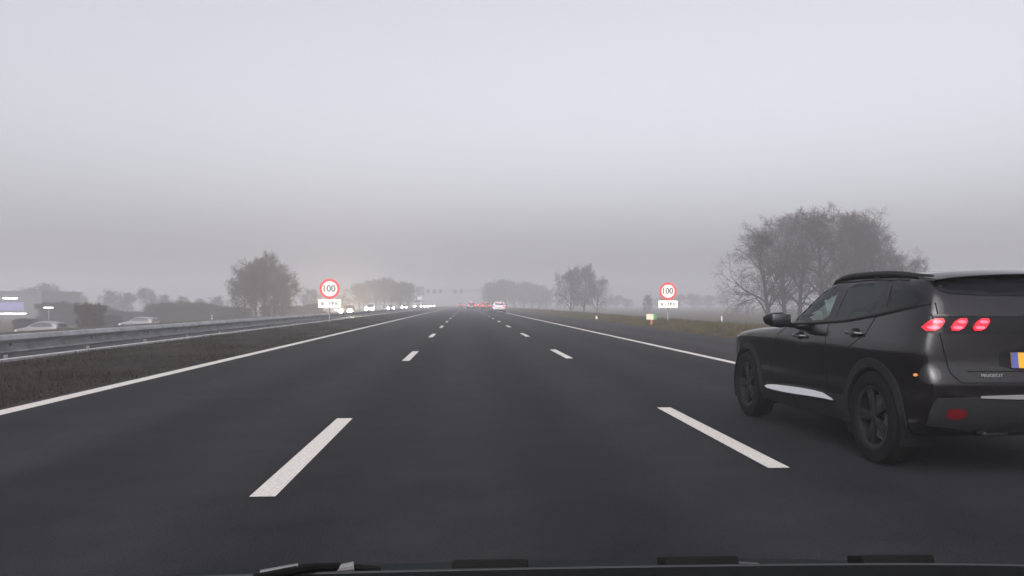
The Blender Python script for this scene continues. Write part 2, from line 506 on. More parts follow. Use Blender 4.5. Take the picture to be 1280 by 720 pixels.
def drape(bm, bvh, axis, off, thick):
    for v in bm.verts:
        o, d = put(axis, v.co.x, v.co.y)
        loc, nor, idx, dist = bvh.ray_cast(o, d)
        if loc is None:
            loc = bvh.find_nearest(o + d * 3.0)[0]
        v.co = loc - d * off
    if thick:
        geom = bm.faces[:]
        bmesh.ops.recalc_face_normals(bm, faces=bm.faces)
        bmesh.ops.solidify(bm, geom=geom, thickness=thick)
    return bm

def panel_bm(bvh, poly, axis, off=0.004, thick=0.0, res=0.05):
    bm = new()
    bm.faces.new([bm.verts.new((a, b, 0)) for a, b in poly])
    bmesh.ops.triangulate(bm, faces=bm.faces[:])
    xs = [p[0] for p in poly]; ys = [p[1] for p in poly]
    for k, (lo, hi) in enumerate(((min(xs), max(xs)), (min(ys), max(ys)))):
        t = lo + res
        while t < hi - res * 0.2:
            co = Vector((t, 0, 0)) if k == 0 else Vector((0, t, 0)); no = Vector((1, 0, 0)) if k == 0 else Vector((0, 1, 0))
            bmesh.ops.bisect_plane(bm, geom=bm.verts[:] + bm.edges[:] + bm.faces[:], plane_co=co, plane_no=no)
            t += res
    return drape(bm, bvh, axis, off, thick)

def ring_bm(bvh, inner, outer, axis, off=0.004, thick=0.0, closed=True):
    bm = new(); n = len(inner); steps = 3
    cols = []
    for i in range(n):
        cols.append([bm.verts.new((inner[i][0] + (outer[i][0] - inner[i][0]) * k / steps, inner[i][1] + (outer[i][1] - inner[i][1]) * k / steps, 0)) for k in range(steps + 1)])
    for i in range(n if closed else n - 1):
        A, B = cols[i], cols[(i + 1) % n]
        for k in range(steps): bm.faces.new((A[k], A[k + 1], B[k + 1], B[k]))
    return drape(bm, bvh, axis, off, thick)

def strip_bm(bvh, pts, wd, axis, off=0.0025, thick=0.0, sub=6):
    q = []
    for i in range(len(pts) - 1):
        for k in range(sub): q.append((pts[i][0] + (pts[i + 1][0] - pts[i][0]) * k / sub, pts[i][1] + (pts[i + 1][1] - pts[i][1]) * k / sub))
    q.append(pts[-1])
    A, B = [], []
    for i, p in enumerate(q):
        a, b = q[max(i - 1, 0)], q[min(i + 1, len(q) - 1)]
        t = Vector((b[0] - a[0], b[1] - a[1])).normalized()
        A.append((p[0] - t.y * wd / 2, p[1] + t.x * wd / 2)); B.append((p[0] + t.y * wd / 2, p[1] - t.x * wd / 2))
    return ring_bm(bvh, A, B, axis, off, thick, closed=False)

def cut(bm, tests):
    kill = []
    for f in bm.faces:
        c = f.calc_center_median()
        if any(t(c) for t in tests): kill.append(f)
    bmesh.ops.delete(bm, geom=kill, context='FACES')

def make_wheel(parent, x, y, r, width, side, spokes=5, res=48):
    wh = bpy.data.objects.new('wheel', None); link(wh, parent); wh.location = (x, y, r)
    bm = new(); w2 = width / 2
    prof = [(-w2 * .75, r * .64), (-w2 * .98, r * .72), (-w2, r * .84), (-w2 * .9, r * .955), (-w2 * .62, r * .995), (-w2 * .2, r), (w2 * .2, r), (w2 * .62, r * .995), (w2 * .9, r * .955), (w2, r * .84), (w2 * .98, r * .72), (w2 * .75, r * .64)]
    add_lathe(bm, prof, n=res); obj('tyre', bm, TYRE, wh)
    bm = new(); fx = side * w2
    add_lathe(bm, [(fx * .80, r * .66), (fx * .86, r * .68), (fx * .80, r * .60), (fx * .2, r * .58), (fx * -.5, r * .58)], n=res)
    rr = [(fx * .1, r * .10), (fx * .72, r * .13), (fx * .78, r * .10), (fx * .78, 0.001)]
    add_lathe(bm, rr, n=24)
    for k in range(spokes):
        for dd in (-0.16, 0.16):
            a = 2 * math.pi * k / spokes + dd * 0.8
            d = Vector((0, math.cos(a), math.sin(a)))
            c = Vector((fx * .62, 0, 0)) + d * r * .36
            rot = Matrix.Rotation(a, 3, 'X')
            add_box(bm, c, (0.03, r * .52, r * .10), rot, bevel=0.006)
    obj('rim', bm, ALLOY, wh)
    bm = new()
    add_lathe(bm, [(fx * .15, r * .50), (fx * .15, 0.01)], n=24); obj('brake_disc', bm, STEELD, wh)
    return wh

def arc(cy, cz, r, a0, a1, n=28):
    return [(cy + r * math.cos(R(a0 + (a1 - a0) * k / n)), cz + r * math.sin(R(a0 + (a1 - a0) * k / n))) for k in range(n + 1)]

SS_HI = [0, .012, .03, .06, .10, .15, .20, .26, .32, .38, .44, .50, .55, .60, .65, .70, .75, .80, .85, .90, .94, .97, .988, 1]
SUV = dict(L=4.10, hw=0.885,
    top=[(0, 1.366), (.3, 1.392), (.7, 1.404), (1.2, 1.405), (1.45, 1.39), (1.62, 1.345), (1.8, 1.25), (2.0, 1.13), (2.17, 1.035), (2.35, .985), (2.6, .962), (3.1, .938), (3.6, .89), (3.9, .82), (4.1, .74)],
    bot=[(0, .34), (.15, .26), (.5, .215), (3.4, .215), (3.9, .24), (4.1, .30)],
    rear=[(.25, .10), (.38, .03), (.5, .0), (.70, .0), (.74, .035), (.9, .045), (1.05, .05), (1.12, .07), (1.22, .11), (1.3, .16), (1.36, .21), (1.42, .25)],
    front=[(.25, 3.97), (.35, 4.06), (.5, 4.10), (.7, 4.09), (.8, 4.05), (.9, 4.0), (1.4, 4.0)],
    plan=[(0, .905), (.012, .945), (.03, .972), (.06, .988), (.10, .995), (.2, 1.0), (.7, 1.0), (.82, .985), (.90, .95), (.94, .90), (.97, .84), (1, .70)],
    prof=[(.2, .93), (.34, .975), (.5, .988), (.60, .976), (.74, .984), (.86, 1.0), (.90, .995), (.96, .972), (1.02, .953), (1.12, .915), (1.25, .865), (1.35, .825), (1.405, .785), (1.5, .6)],
    crown=[(0, .03), (.5, .045), (1.4, .05), (1.8, .055), (2.3, .055), (3.2, .05), (3.8, .04), (4.1, .02)], bulge_r=0.05, bulge_f=0.10)

def hero_car():
    P = SUV
    t = thing('car', 'black compact sport utility car with three glowing red claw tail lamps in the right lane', 'car', (3.925, 5.42, 0), R(1.2))
    bm = shell(P, SS_HI, 15, 12, 2)
    bvh = BVHTree.FromBMesh(bm)
    fr_w = smooth_poly([(2.13, 1.022), (1.91, 1.185), (1.62, 1.345), (1.39, 1.362), (1.39, 1.22), (1.44, 1.046), (1.8, 1.032)], 1)
    rr_w = smooth_poly([(1.34, 1.058), (1.30, 1.22), (1.26, 1.364), (.68, 1.360), (.66, 1.24), (.67, 1.120), (1.0, 1.080)], 1)
    q_w = smooth_poly([(.59, 1.128), (.59, 1.24), (.63, 1.358), (.50, 1.352), (.31, 1.275), (.13, 1.200)], 1)
    pil_b = [(1.45, 1.045), (1.33, 1.058), (1.25, 1.364), (1.40, 1.362)]
    pil_c = [(.72, 1.112), (.57, 1.130), (.60, 1.358), (.71, 1.360)]
    ws = smooth_poly([(-.72, 1.015), (0, 1.03), (.72, 1.015), (.61, 1.33), (0, 1.385), (-.61, 1.33)], 2)
    rg = smooth_poly([(-.66, 1.352), (-.645, 1.300), (-.56, 1.272), (0, 1.262), (.56, 1.272), (.645, 1.300), (.66, 1.352), (0, 1.372)], 1)
    axr, axf, wr = .66, 3.265, .345
    tests = []
    for p in (fr_w, rr_w, q_w):
        tests.append(lambda c, p=p: abs(c.x) > .45 and inside(p, c.y, c.z))
    tests.append(lambda c: c.y > 1.45 and inside(ws, c.x, c.z) and c.z > 1.0)
    for ay in (axr, axf):
        tests.append(lambda c, ay=ay: abs(c.x) > .55 and c.z < 0.85 and math.hypot(c.y - ay, c.z - wr) < .385)
    cut(bm, tests)
    body = obj('body', bm, PAINT_BLACK, t, angle=50)
    # wheel arch liners
    for ay in (axr, axf):
        for sg in (-1, 1):
            b2 = new()
            A = arc(ay, wr, .40, -25, 205)
            r0 = [b2.verts.new((sg * .868, a, b)) for a, b in A]; r1 = [b2.verts.new((sg * .60, a, b)) for a, b in A]
            for i in range(len(A) - 1): b2.faces.new((r0[i], r0[i + 1], r1[i + 1], r1[i]))
            b2.faces.new(r1)
            obj('wheel_arch_liner', b2, RUBBER, t)
            make_wheel(t, sg * .775, ay, wr, .215, sg)
    for sg, ax in ((-1, 'x-'), (1, 'x+')):
        for ay in (axr, axf):
            b2 = ring_bm(bvh, arc(ay, wr, .372, -12, 192, 40), [(a, max(b, .235)) for a, b in arc(ay, wr, .440, -16, 196, 40)], ax, .012, .03, closed=False)
            obj('wheel_arch_trim', b2, CLAD, t)
        obj('sill_cladding', panel_bm(bvh, [(1.10, .24), (2.83, .24), (2.81, .38), (2.7, .42), (1.28, .45), (1.12, .46)], ax, .010, .02, .08), CLAD, t)
        chrome = smooth_poly([(1.14, .402), (1.40, .400), (2.05, .372), (2.50, .366), (2.62, .385), (2.45, .412), (1.9, .436), (1.46, .444), (1.28, .425)], 1)
        cb = panel_bm(bvh, chrome, ax, .014, 0, .04)
        for v in cb.verts:
            v.co.x += sg * max(0, (.445 - v.co.z)) * .75
        bmesh.ops.recalc_face_normals(cb, faces=cb.faces); bmesh.ops.solidify(cb, geom=cb.faces[:], thickness=.012)
        obj('chrome_sill_strip', cb, CHROME, t)
        for nm, p, gm in (('front_side_window', fr_w, G_CLEAR), ('rear_side_window', rr_w, G_DARK), ('quarter_window', q_w, G_DARK)):
            o = obj(nm, panel_bm(bvh, p, ax, .001, 0, .06), gm, t)
            obj('window_frame', ring_bm(bvh, offset_poly(p, -.012), offset_poly(p, .024), ax, .004, .0), GLOSSB, o)
        for p in (pil_b, pil_c): obj('window_pillar', panel_bm(bvh, p, ax, .003, 0, .06), GLOSSB, t)
        obj('window_seal', strip_bm(bvh, [(2.18, 1.005), (1.75, 1.018), (1.12, 1.054), (.65, 1.108), (.12, 1.190)], .016, ax, .008, .012), RUBBER, t)
        obj('roof_gutter', strip_bm(bvh, [(2.18, 1.02), (1.92, 1.195), (1.64, 1.350), (1.40, 1.374), (.9, 1.378), (.42, 1.362)], .014, ax, .004, .008), RUBBER, t)
        # door seams
        for pts in ([(2.62, .46), (2.56, .7), (2.40, .9), (2.22, .99)], [(1.42, .45), (1.40, .75), (1.40, 1.04)], [(1.16, .62), (1.02, .84), (.76, .96), (.68, 1.10)],
                    [(2.62, .455), (1.16, .475)]):
            obj('door_seam', strip_bm(bvh, pts, .008, ax, .0015), RUBBER, t)
        obj('shoulder_crease', strip_bm(bvh, [(3.7, .80), (2.8, .865), (2.0, .875), (1.2, .905), (.5, .985), (.10, 1.08)], .010, ax, .0012), PAINT_BLACK, t)
        for hy, hz in ((1.90, .905), (.92, .962)):
            loc = bvh.ray_cast(Vector((sg * 3, hy, hz)), Vector((-sg, 0, 0)))[0]
            b2 = new(); add_tube(b2, [(loc.x - sg * .01, hy - .10, hz - .002), (loc.x + sg * .032, hy - .075, hz), (loc.x + sg * .04, hy, hz + .004), (loc.x + sg * .032, hy + .075, hz + .004), (loc.x - sg * .01, hy + .10, hz + .004)], [.012, .017, .019, .017, .012], 10)
            obj('door_handle', b2, PAINT_BLACK, t)
            obj('handle_recess', panel_bm(bvh, smooth_poly([(hy - .075, hz - .035), (hy + .075, hz - .035), (hy + .075, hz + .04), (hy - .075, hz + .04)], 2), ax, .002, 0, .04), RUBBER, t)
        # mirror
        mir = bpy.data.objects.new('wing_mirror', None); link(mir, t); mir.location = (sg * .86, 2.03, .985)
        b2 = new()
        rings = []
        for (x, dy, w_, h_, dz) in ((.00, .02, .05, .03, .0), (.05, .01, .07, .05, .012), (.09, 0, .14, .11, .055), (.15, -.01, .18, .145, .06), (.22, -.005, .17, .13, .062), (.27, .01, .12, .09, .066), (.29, .02, .05, .04, .068)):
            rings.append([b2.verts.new((sg * x, dy + w_ / 2 * math.copysign(abs(math.cos(a)) ** .6, math.cos(a)), dz + h_ / 2 * math.copysign(abs(math.sin(a)) ** .7, math.sin(a)))) for a in [2 * math.pi * k / 20 for k in range(20)]])
        for i in range(len(rings) - 1):
            for k in range(20): b2.faces.new((rings[i][k], rings[i][(k + 1) % 20], rings[i + 1][(k + 1) % 20], rings[i + 1][k]))
        b2.faces.new(rings[0]); b2.faces.new(rings[-1])
        obj('mirror_housing', b2, GLOSSB, mir)
        b2 = new(); add_box(b2, (sg * .175, -.102, .060), (.17, .008, .105), bevel=.003)
        obj('mirror_glass', b2, mat('mirror silver', (.07, .072, .08), .25, metal=1.0), mir)
        # roof rail
        b2 = new()
        pts = []
        for k in range(15):
            yy = .16 + 1.58 * k / 14
            loc = bvh.ray_cast(Vector((sg * (.655 - .03 * (k < 2)), yy, 3)), Vector((0, 0, -1)))[0]
            up = .022 * min(1, k / 5) if 0 < k < 14 else -.005
            pts.append((sg * (.655 - .03 * (k < 2)), yy, loc.z + up))
        add_tube(b2, pts, [.012] + [.022] * 13 + [.012], 8)
        for k in (1, 7, 13): add_box(b2, (pts[k][0], pts[k][1], pts[k][2] - .02), (.025, .09, .045), bevel=.004)
        obj('roof_rail', b2, CLAD, t)
        # rear lamps: three slanted claws in a dark strip
        zc = 1.052
        for k, (cx_, ww) in enumerate(((.742, .046), (.588, .044), (.440, .044))):
            cx_ = sg * cx_
            def claw(px_, h_, w_):
                sl = .030 * -sg
                return [(px_ - w_ + sl * -1, zc - h_), (px_ + w_ - sl, zc - h_), (px_ + w_ + sl, zc + h_), (px_ - w_ + sl, zc + h_)]
            a_ = smooth_poly(claw(cx_, .041, ww), 1)
            lamp = obj('tail_lamp', panel_bm(bvh, a_, 'y-', .024, .012, .025), TAILR, t)
            for dz, ww2 in ((.018, .60), (-.021, .68)):
                sh = sg * (-.016 if dz > 0 else .012) * -1
                bb = smooth_poly([(cx_ - ww * ww2 - sh, zc + dz - .010), (cx_ + ww * ww2 - sh, zc + dz - .010), (cx_ + ww * ww2 - sh, zc + dz + .010), (cx_ - ww * ww2 - sh, zc + dz + .010)], 1)
                obj('lamp_bar', panel_bm(bvh, bb, 'y-', .026, .006, .025), TAIL, lamp)
        obj('rear_reflector', panel_bm(bvh, smooth_poly([(sg * .705, .415), (sg * .575, .42), (sg * .57, .485), (sg * .705, .49)], 1), 'y-', .014, .01, .04), REDREF, t)
        obj('amber_glint', panel_bm(bvh, smooth_poly([(.10, .695), (.135, .693), (.135, .713), (.105, .715)], 1), ax, .006, .006, .02), AMBER, t)  # orange glint put in as a small coloured patch, not a fitted marker
        b2 = new(); add_box(b2, (0, 0, 0), (.18, .10, .05), bevel=.018)
        ex = obj('exhaust_trim', b2, CHROME, t); ex.location = (sg * .33, .075, .325)
        b2 = new(); add_box(b2, (0, -.051, 0), (.145, .01, .026), bevel=.004)
        obj('exhaust_opening', b2, RUBBER, ex)
    o = obj('rear_window', panel_bm(bvh, rg, 'y-', .005, 0, .06), mat('privacy rear glass', (.004, .004, .005), .2, spec=.08), t)
    obj('window_frame', ring_bm(bvh, offset_poly(rg, -.01), offset_poly(rg, .016), 'y-', .007, 0), GLOSSB, o)
    obj('windscreen', panel_bm(bvh, ws, 'y+', .002, 0, .08), G_CLEAR, t)
    obj('rear_light_strip', panel_bm(bvh, smooth_poly([(-.80, .988), (.80, .988), (.80, 1.098), (.60, 1.102), (-.60, 1.102), (-.80, 1.098)], 0), 'y-', .010, .012, .06), GLOSSB, t)
    obj('tailgate_trim', panel_bm(bvh, [(-.80, 1.106), (.80, 1.106), (.80, 1.122), (-.80, 1.122)], 'y-', .012, .008, .06), PAINT_BLACK, t)
    obj('bumper_cladding', panel_bm(bvh, smooth_poly([(-.80, .33), (.80, .33), (.80, .50), (.75, .575), (-.75, .575), (-.80, .50)], 1), 'y-', .008, .015, .06), CLAD, t)
    obj('chrome_bumper_strip', panel_bm(bvh, smooth_poly([(-.49, .553), (.49, .553), (.49, .583), (-.49, .583)], 1), 'y-', .022, .012, .05), CHROME, t)
    for pts in ([(-.70, 1.2), (-.715, 1.0), (-.66, .72), (-.60, .66), (.60, .66), (.66, .72), (.715, 1.0), (.70, 1.2)], [(-.79, .735), (.79, .735)]):
        obj('tailgate_seam', strip_bm(bvh, pts, .008, 'y-', .0015), RUBBER, t)
    # spoiler
    b2 = new()
    prof = [(.32, 1.408), (.12, 1.378), (.10, 1.370), (.13, 1.360), (.30, 1.375)]
    rings = []
    for k in range(13):
        u = -1 + k / 6
        rings.append([b2.verts.new((u * .67, a + .05 * u * u, b + .028 * (1 - u * u) - .012 * u ** 4)) for a, b in prof])
    for i in range(12):
        for k in range(5): b2.faces.new((rings[i][k], rings[i][(k + 1) % 5], rings[i + 1][(k + 1) % 5], rings[i + 1][k]))
    b2.faces.new(rings[0]); b2.faces.new(rings[-1])
    obj('roof_spoiler', b2, PAINT_BLACK, t, angle=25)
    # plate
    b2 = panel_bm(bvh, [(-.245, .758), (.245, .758), (.245, .862), (-.245, .862)], 'y-', .012, .006, .06)
    pl = obj('number_plate', b2, PLATEY, t)
    obj('plate_band', panel_bm(bvh, [(-.245, .758), (-.20, .758), (-.20, .862), (-.245, .862)], 'y-', .016, .004, .06), PLATEB, pl)
    obj('plate_recess', panel_bm(bvh, smooth_poly([(-.33, .735), (.33, .735), (.31, .90), (-.31, .90)], 1), 'y-', .004, .004, .06), GLOSSB, t)
    lo = bvh.ray_cast(Vector((-.39, -3, .708)), Vector((0, 1, 0)))[0]
    text_mesh('badge_lettering', 'PEUGEOT', .03, CHROME, t, (-.39, lo.y - .004, .708), (math.pi / 2, 0, 0), .006, .155)
    # interior
    b2 = new(); add_box(b2, (0, 1.25, .60), (1.40, 1.9, .5), bevel=.04); obj('cabin_floor', b2, INTER, t)
    b2 = new(); add_box(b2, (0, 2.05, .90), (1.45, .36, .18), bevel=.06); obj('dashboard', b2, INTER, t)
    for sx in (-.36, .36):
        b2 = new()
        add_box(b2, (sx, 1.18, .96), (.46, .14, .52), Matrix.Rotation(R(10), 3, 'X'), .05)
        add_box(b2, (sx, 1.12, 1.22), (.24, .09, .16), Matrix.Rotation(R(8), 3, 'X'), .035)
        obj('front_seat', b2, INTER, t)
    b2 = new(); add_box(b2, (0, .48, .90), (1.25, .16, .50), Matrix.Rotation(R(12), 3, 'X'), .05)
    for sx in (-.38, .38): add_box(b2, (sx, .42, 1.15), (.24, .09, .10), None, .03)
    obj('rear_seat', b2, INTER, t)
    b2 = new(); cyl = [(math.cos(a) * .175, 0, math.sin(a) * .175) for a in [2 * math.pi * k / 24 for k in range(25)]]
    Mx = Matrix.Translation((-.36, 1.72, .98)) @ Matrix.Rotation(R(-22), 4, 'X')
    add_tube(b2, [Mx @ Vector(c) for c in cyl], .016, 8)
    obj('steering_wheel', b2, RUBBER, t)
    return t
hero_car()

HATCH = dict(SUV, L=4.1, hw=.88,
    top=[(0, 1.36), (.4, 1.41), (1.2, 1.44), (1.9, 1.43), (2.2, 1.39), (2.5, 1.25), (2.95, .98), (3.2, .93), (3.7, .87), (3.95, .80), (4.1, .70)],
    bot=[(0, .34), (.3, .22), (3.6, .20), (4.1, .27)],
    rear=[(.2, .08), (.45, .0), (.7, .0), (.9, .04), (1.1, .10), (1.3, .24), (1.4, .32), (1.5, .36)],
    front=[(.2, 4.0), (.4, 4.08), (.6, 4.10), (.75, 4.06), (.9, 3.98), (1.5, 3.98)],
    prof=[(.2, .93), (.4, .98), (.65, 1.0), (.85, .99), (.95, .97), (1.1, .91), (1.3, .80), (1.42, .70), (1.5, .62)])
SS_LO = [0, .03, .08, .15, .25, .35, .45, .55, .62, .7, .78, .86, .93, .97, 1]
def far_car(label, loc, rz, colour, mname, lit, headm=None, group=None, hs_=1.0, name='car'):
    P = HATCH
    pm = mat(mname, colour, .35, coat=.3)
    t = thing(name, label, 'car', loc, rz, group)
    t.scale = (1, 1, hs_)
    bm = shell(P, SS_LO, 8, 6, 1); bvh = BVHTree.FromBMesh(bm)
    obj('body', bm, pm, t, angle=50)
    dk = mat('dark far glass', (.015, .016, .018), .1)
    obj('rear_window', panel_bm(bvh, smooth_poly([(-.60, 1.02), (.60, 1.02), (.52, 1.34), (-.52, 1.34)], 1), 'y-', .006, .004, .15), dk, t)
    obj('windscreen', panel_bm(bvh, smooth_poly([(-.68, .98), (.68, .98), (.56, 1.38), (-.56, 1.38)], 1), 'y+', .006, .004, .15), dk, t)
    for sg, ax in ((-1, 'x-'), (1, 'x+')):
        obj('side_window', panel_bm(bvh, smooth_poly([(2.7, 1.0), (2.2, 1.35), (.9, 1.37), (.5, 1.15), (.6, 1.0)], 1), ax, .006, .004, .2), dk, t)
        for ay in (.75, 3.3):
            b2 = new(); r = .32
            add_lathe(b2, [(-.1, .001), (-.1, r * .6), (-.11, r * .9), (-.08, r), (.08, r), (.11, r * .9), (.1, r * .6), (.1, .001)], n=20)
            wh = obj('wheel', b2, TYRE, t); wh.location = (sg * .785, ay, r)
            obj('wheel_arch', panel_bm(bvh, arc(ay, .32, .40, -10, 190, 14), ax, .004, .004, .2), RUBBER, t)
        obj('tail_lamp', panel_bm(bvh, smooth_poly([(sg * .80, .80), (sg * .56, .80), (sg * .58, .98), (sg * .79, .98)], 1), 'y-', .012, .008, .1), TAILFAR if lit == 'rear' else REDREF, t)
        obj('head_lamp', panel_bm(bvh, smooth_poly([(sg * .81, .46), (sg * .35, .46), (sg * .36, .82), (sg * .81, .84)], 1), 'y+', .012, .008, .1), headm if lit == 'front' else mat('unlit lamp', (.5, .5, .5), .2), t)
    if lit == 'rear':
        obj('brake_lamp', panel_bm(bvh, [(-.2, 1.375), (.2, 1.375), (.2, 1.41), (-.2, 1.41)], 'y-', .012, .006, .1), TAILFAR, t)
        obj('number_plate', panel_bm(bvh, [(-.26, .60), (.26, .60), (.26, .71), (-.26, .71)], 'y-', .012, .006, .1), PLATEY, t)
    obj('bumper', panel_bm(bvh, [(-.78, .28), (.78, .28), (.78, .46), (-.78, .46)], 'y-', .01, .01, .1), CLAD, t)
    return t

far_car('white car with red tail lamps, nearest of the cars ahead in the right lane', (4.55, 112, 0), 0, (.5, .5, .52), 'white car paint', 'rear')
far_car('dark red car ahead just left of the white car, tail lamps lit', (4.05, 165, 0), 0, (.09, .015, .02), 'dark red car paint', 'rear')
far_car('small dark car ahead in the middle lane with lit red tail lamps', (1.25, 175, 0), 0, (.03, .02, .025), 'dark car paint', 'rear')
far_car('red car far ahead in the right lane, leftmost of that lane', (3.7, 205, 0), 0, (.20, .02, .025), 'red car paint', 'rear')
far_car('pale tall car far ahead behind the small dark car in the middle lane', (1.5, 240, 0), 0, (.42, .32, .35), 'pale car paint', 'rear', hs_=1.35)
far_car('farthest car ahead in the left lane, a faint red pair of lamps', (-1.9, 270, 0), 0, (.08, .03, .035), 'maroon car paint', 'rear')
Z2 = -0.371
far_car('oncoming dark car with warm glaring headlamps, nearest to the left speed sign', (at_y(437, 387, 112).x, 112, Z2), math.pi, (.05, .05, .055), 'grey car paint', 'front', HEADW)
far_car('oncoming white estate car, second from the left speed sign', (at_y(465, 385, 150).x, 150, Z2), math.pi, (.62, .62, .62), 'pale car paint bright', 'front', HEAD, hs_=1.12)
far_car('oncoming silver car, third from the left speed sign', (at_y(490.5, 385, 188).x, 188, Z2), math.pi, (.32, .30, .29), 'silver car paint', 'front', HEAD)
far_car('oncoming small dark car just left of the white truck', (at_y(506.5, 385, 240).x, 240, Z2), math.pi, (.05, .05, .055), 'grey car paint', 'front', HEAD)
far_car('oncoming car right behind the white truck, blinding white headlamps', (at_y(534, 384, 285).x, 285, Z2), math.pi, (.3, .3, .3), 'silver car paint', 'front', HEAD)
far_car('oncoming car farthest away in the column of headlamps', (at_y(541, 384, 310).x, 310, Z2), math.pi, (.3, .3, .3), 'silver car paint', 'front', HEAD)
for i, (px, py, yy, lb) in enumerate(((80, 406, 72, 'dull white car parked in the low field left of the brown bush'), (196, 404, 92, 'dull white car parked in the low field right of the brown bush'))):
    p = at_y(px, py, yy)
    far_car(lb, (p.x, yy, gz(p.x) - .02), R(80), (.13, .13, .133), 'dull white car paint', 'none')

# truck
WHITE = mat('white truck panel', (.66, .66, .66), .45, noise=.1)
TY = 262
tx = at_y(522.5, 384, TY).x
t = thing('truck', 'white oncoming truck with tall cab and box body below the dark gantry panel', 'truck', (tx, TY, Z2), math.pi)
bm = new(); add_box(bm, (0, 0, 2.05), (2.4, 2.1, 2.6), bevel=.15); obj('cab', bm, WHITE, t)
bm = new(); add_box(bm, (0, -5.5, 2.3), (2.5, 8.6, 2.8), bevel=.04); obj('box_body', bm, WHITE, t)
bm = new(); add_box(bm, (0, -4.2, .75), (2.0, 11, .25)); obj('chassis', bm, STEELD, t)
bm = new(); add_box(bm, (0, 1.05, 2.45), (2.1, .06, .85), bevel=.02); obj('windscreen', bm, mat('dark far glass', (.015, .016, .018), .1), t)
bm = new(); add_box(bm, (0, 1.05, 1.35), (1.5, .06, .7), bevel=.02); obj('grille', bm, STEELD, t)
bm = new(); add_box(bm, (0, 1.02, .72), (2.42, .16, .5), bevel=.04); obj('bumper', bm, WHITE, t)
for sg in (-1, 1):
    bm = new(); add_box(bm, (sg * .92, 1.11, .80), (.42, .04, .26), bevel=.015); obj('head_lamp', bm, HEAD, t)
    bm = new(); add_box(bm, (sg * 1.38, .85, 2.4), (.2, .12, .65), bevel=.03); obj('wing_mirror', bm, STEELD, t)
    for wy in (.25, -4.2, -7.2):
        bm = new(); add_lathe(bm, [(-.15, .001), (-.15, .45), (-.1, .5), (.1, .5), (.15, .45), (.15, .001)], n=20)
        o = obj('wheel', bm, TYRE, t); o.location = (sg * 1.08, wy, .5)

# front of the car the picture is taken from
EGO = mat('dusty dark plastic', (.005, .0058, .006), .85, spec=.03, noise=.3, scale=6)
EGOB = mat('matt slate paint', (.0095, .0115, .0125), .8, spec=.05, noise=.2, scale=5)
t = thing('car', 'dark scuttle panel and wiper of a car cut off by the bottom edge', 'car', (0.12, 1.0, 0))
def hz(y, x):
    k = float(np.interp(y, [.8, .95, 1.03, 1.12, 1.5, 1.75, 1.95], [.36, .335, .322, .320, .313, .309, .345]))
    return CAMH - k * y - .012 * x * x - .06 * abs(x) ** 6
bm = new(); rows = []
for y in np.linspace(1.06, 1.93, 24):
    rows.append([bm.verts.new((x * (1 - .06 * max(0, y - 1.4) ** 2), y - 1.0, hz(y, x) )) for x in np.linspace(-.84, .84, 33)])
lowr = [bm.verts.new((v.co.x * .97, v.co.y + .06, .25)) for v in rows[-1]]
for i in range(len(rows) - 1):
    for k in range(32): bm.faces.new((rows[i][k], rows[i][k + 1], rows[i + 1][k + 1], rows[i + 1][k]))
for k in range(32): bm.faces.new((rows[-1][k], rows[-1][k + 1], lowr[k + 1], lowr[k]))
for kk in (0, 32):
    side = [r[kk] for r in rows]; low = [bm.verts.new((v.co.x, v.co.y, .25)) for v in side[:-1]] + [lowr[kk]]
    for i in range(len(side) - 1): bm.faces.new((side[i], side[i + 1], low[i + 1], low[i]))
obj('bonnet', bm, EGOB, t, angle=60)
bm = new(); rows = []
for y in np.linspace(.72, 1.05, 10):
    rows.append([bm.verts.new((x, y - 1.0, hz(y, x) + .002)) for x in np.linspace(-.84, .84, 33)])
for i in range(len(rows) - 1):
    for k in range(32): bm.faces.new((rows[i][k], rows[i][k + 1], rows[i + 1][k + 1], rows[i + 1][k]))
obj('scuttle_panel', bm, EGO, t)
for px, wd in ((612, .10), (868, .10), (1106, .10)):
    x = at_y(px, 700, 1.12).x - .12
    bm = new(); add_box(bm, (x, .105, hz(1.105, x) + .004), (wd, .05, .022), Matrix.Rotation(R(-16), 3, 'X'), bevel=.004)
    obj('vent', bm, RUBBER, t)
for px, wd, nm in ((352, .045, 'wiper_joint'), (416, .042, 'wiper_joint')):
    x = at_y(px, 712, 1.05).x - .12; y_ = 1.035 if px < 400 else 1.085
    bm = new(); add_tube(bm, [(x - wd / 2, y_ - 1.0, hz(y_, x) + .005), (x + wd / 2, y_ - .995, hz(y_, x) + .008)], [.004, .007], 10)
    obj(nm, bm, mat('worn grey metal', (.10, .10, .105), .6, metal=.2), t)
x0 = at_y(360, 716, 1.03).x - .12; x1 = at_y(425, 703, 1.08).x - .12
bm = new(); add_tube(bm, [(x0 - .03, -.01, hz(.99, x0) + .006), (x0 + .02, .05, hz(1.05, x0) + .010), (x1, .092, hz(1.092, x1) + .010), (x1 + .05, .10, hz(1.10, x1) + .006)], [.005, .006, .005, .003], 8)
obj('wiper_arm', bm, RUBBER, t)
xa, xb = at_y(845, 704, 1.1).x - .12, at_y(960, 700, 1.1).x - .12
bm = new(); add_tube(bm, [(xa, .10, hz(1.10, xa) + .001), ((xa + xb) / 2, .125, hz(1.125, xa) + .006), (xb, .135, hz(1.135, xb) + .003)], [.0015, .003, .0015], 8)
obj('wiper_blade', bm, mat('worn grey rubber', (.035, .034, .035), .6), t)
bm = new(); add_tube(bm, [(x_, .055, hz(1.055, x_) + .001) for x_ in np.linspace(-.80, .80, 25)], .0035, 8)
obj('windscreen_seal', bm, mat('grey rubber seal', (.013, .0145, .016), .7), t)
for sg in (-1, 1):
    make_wheel(t, sg * .72, .45, .31, .2, sg, res=24)

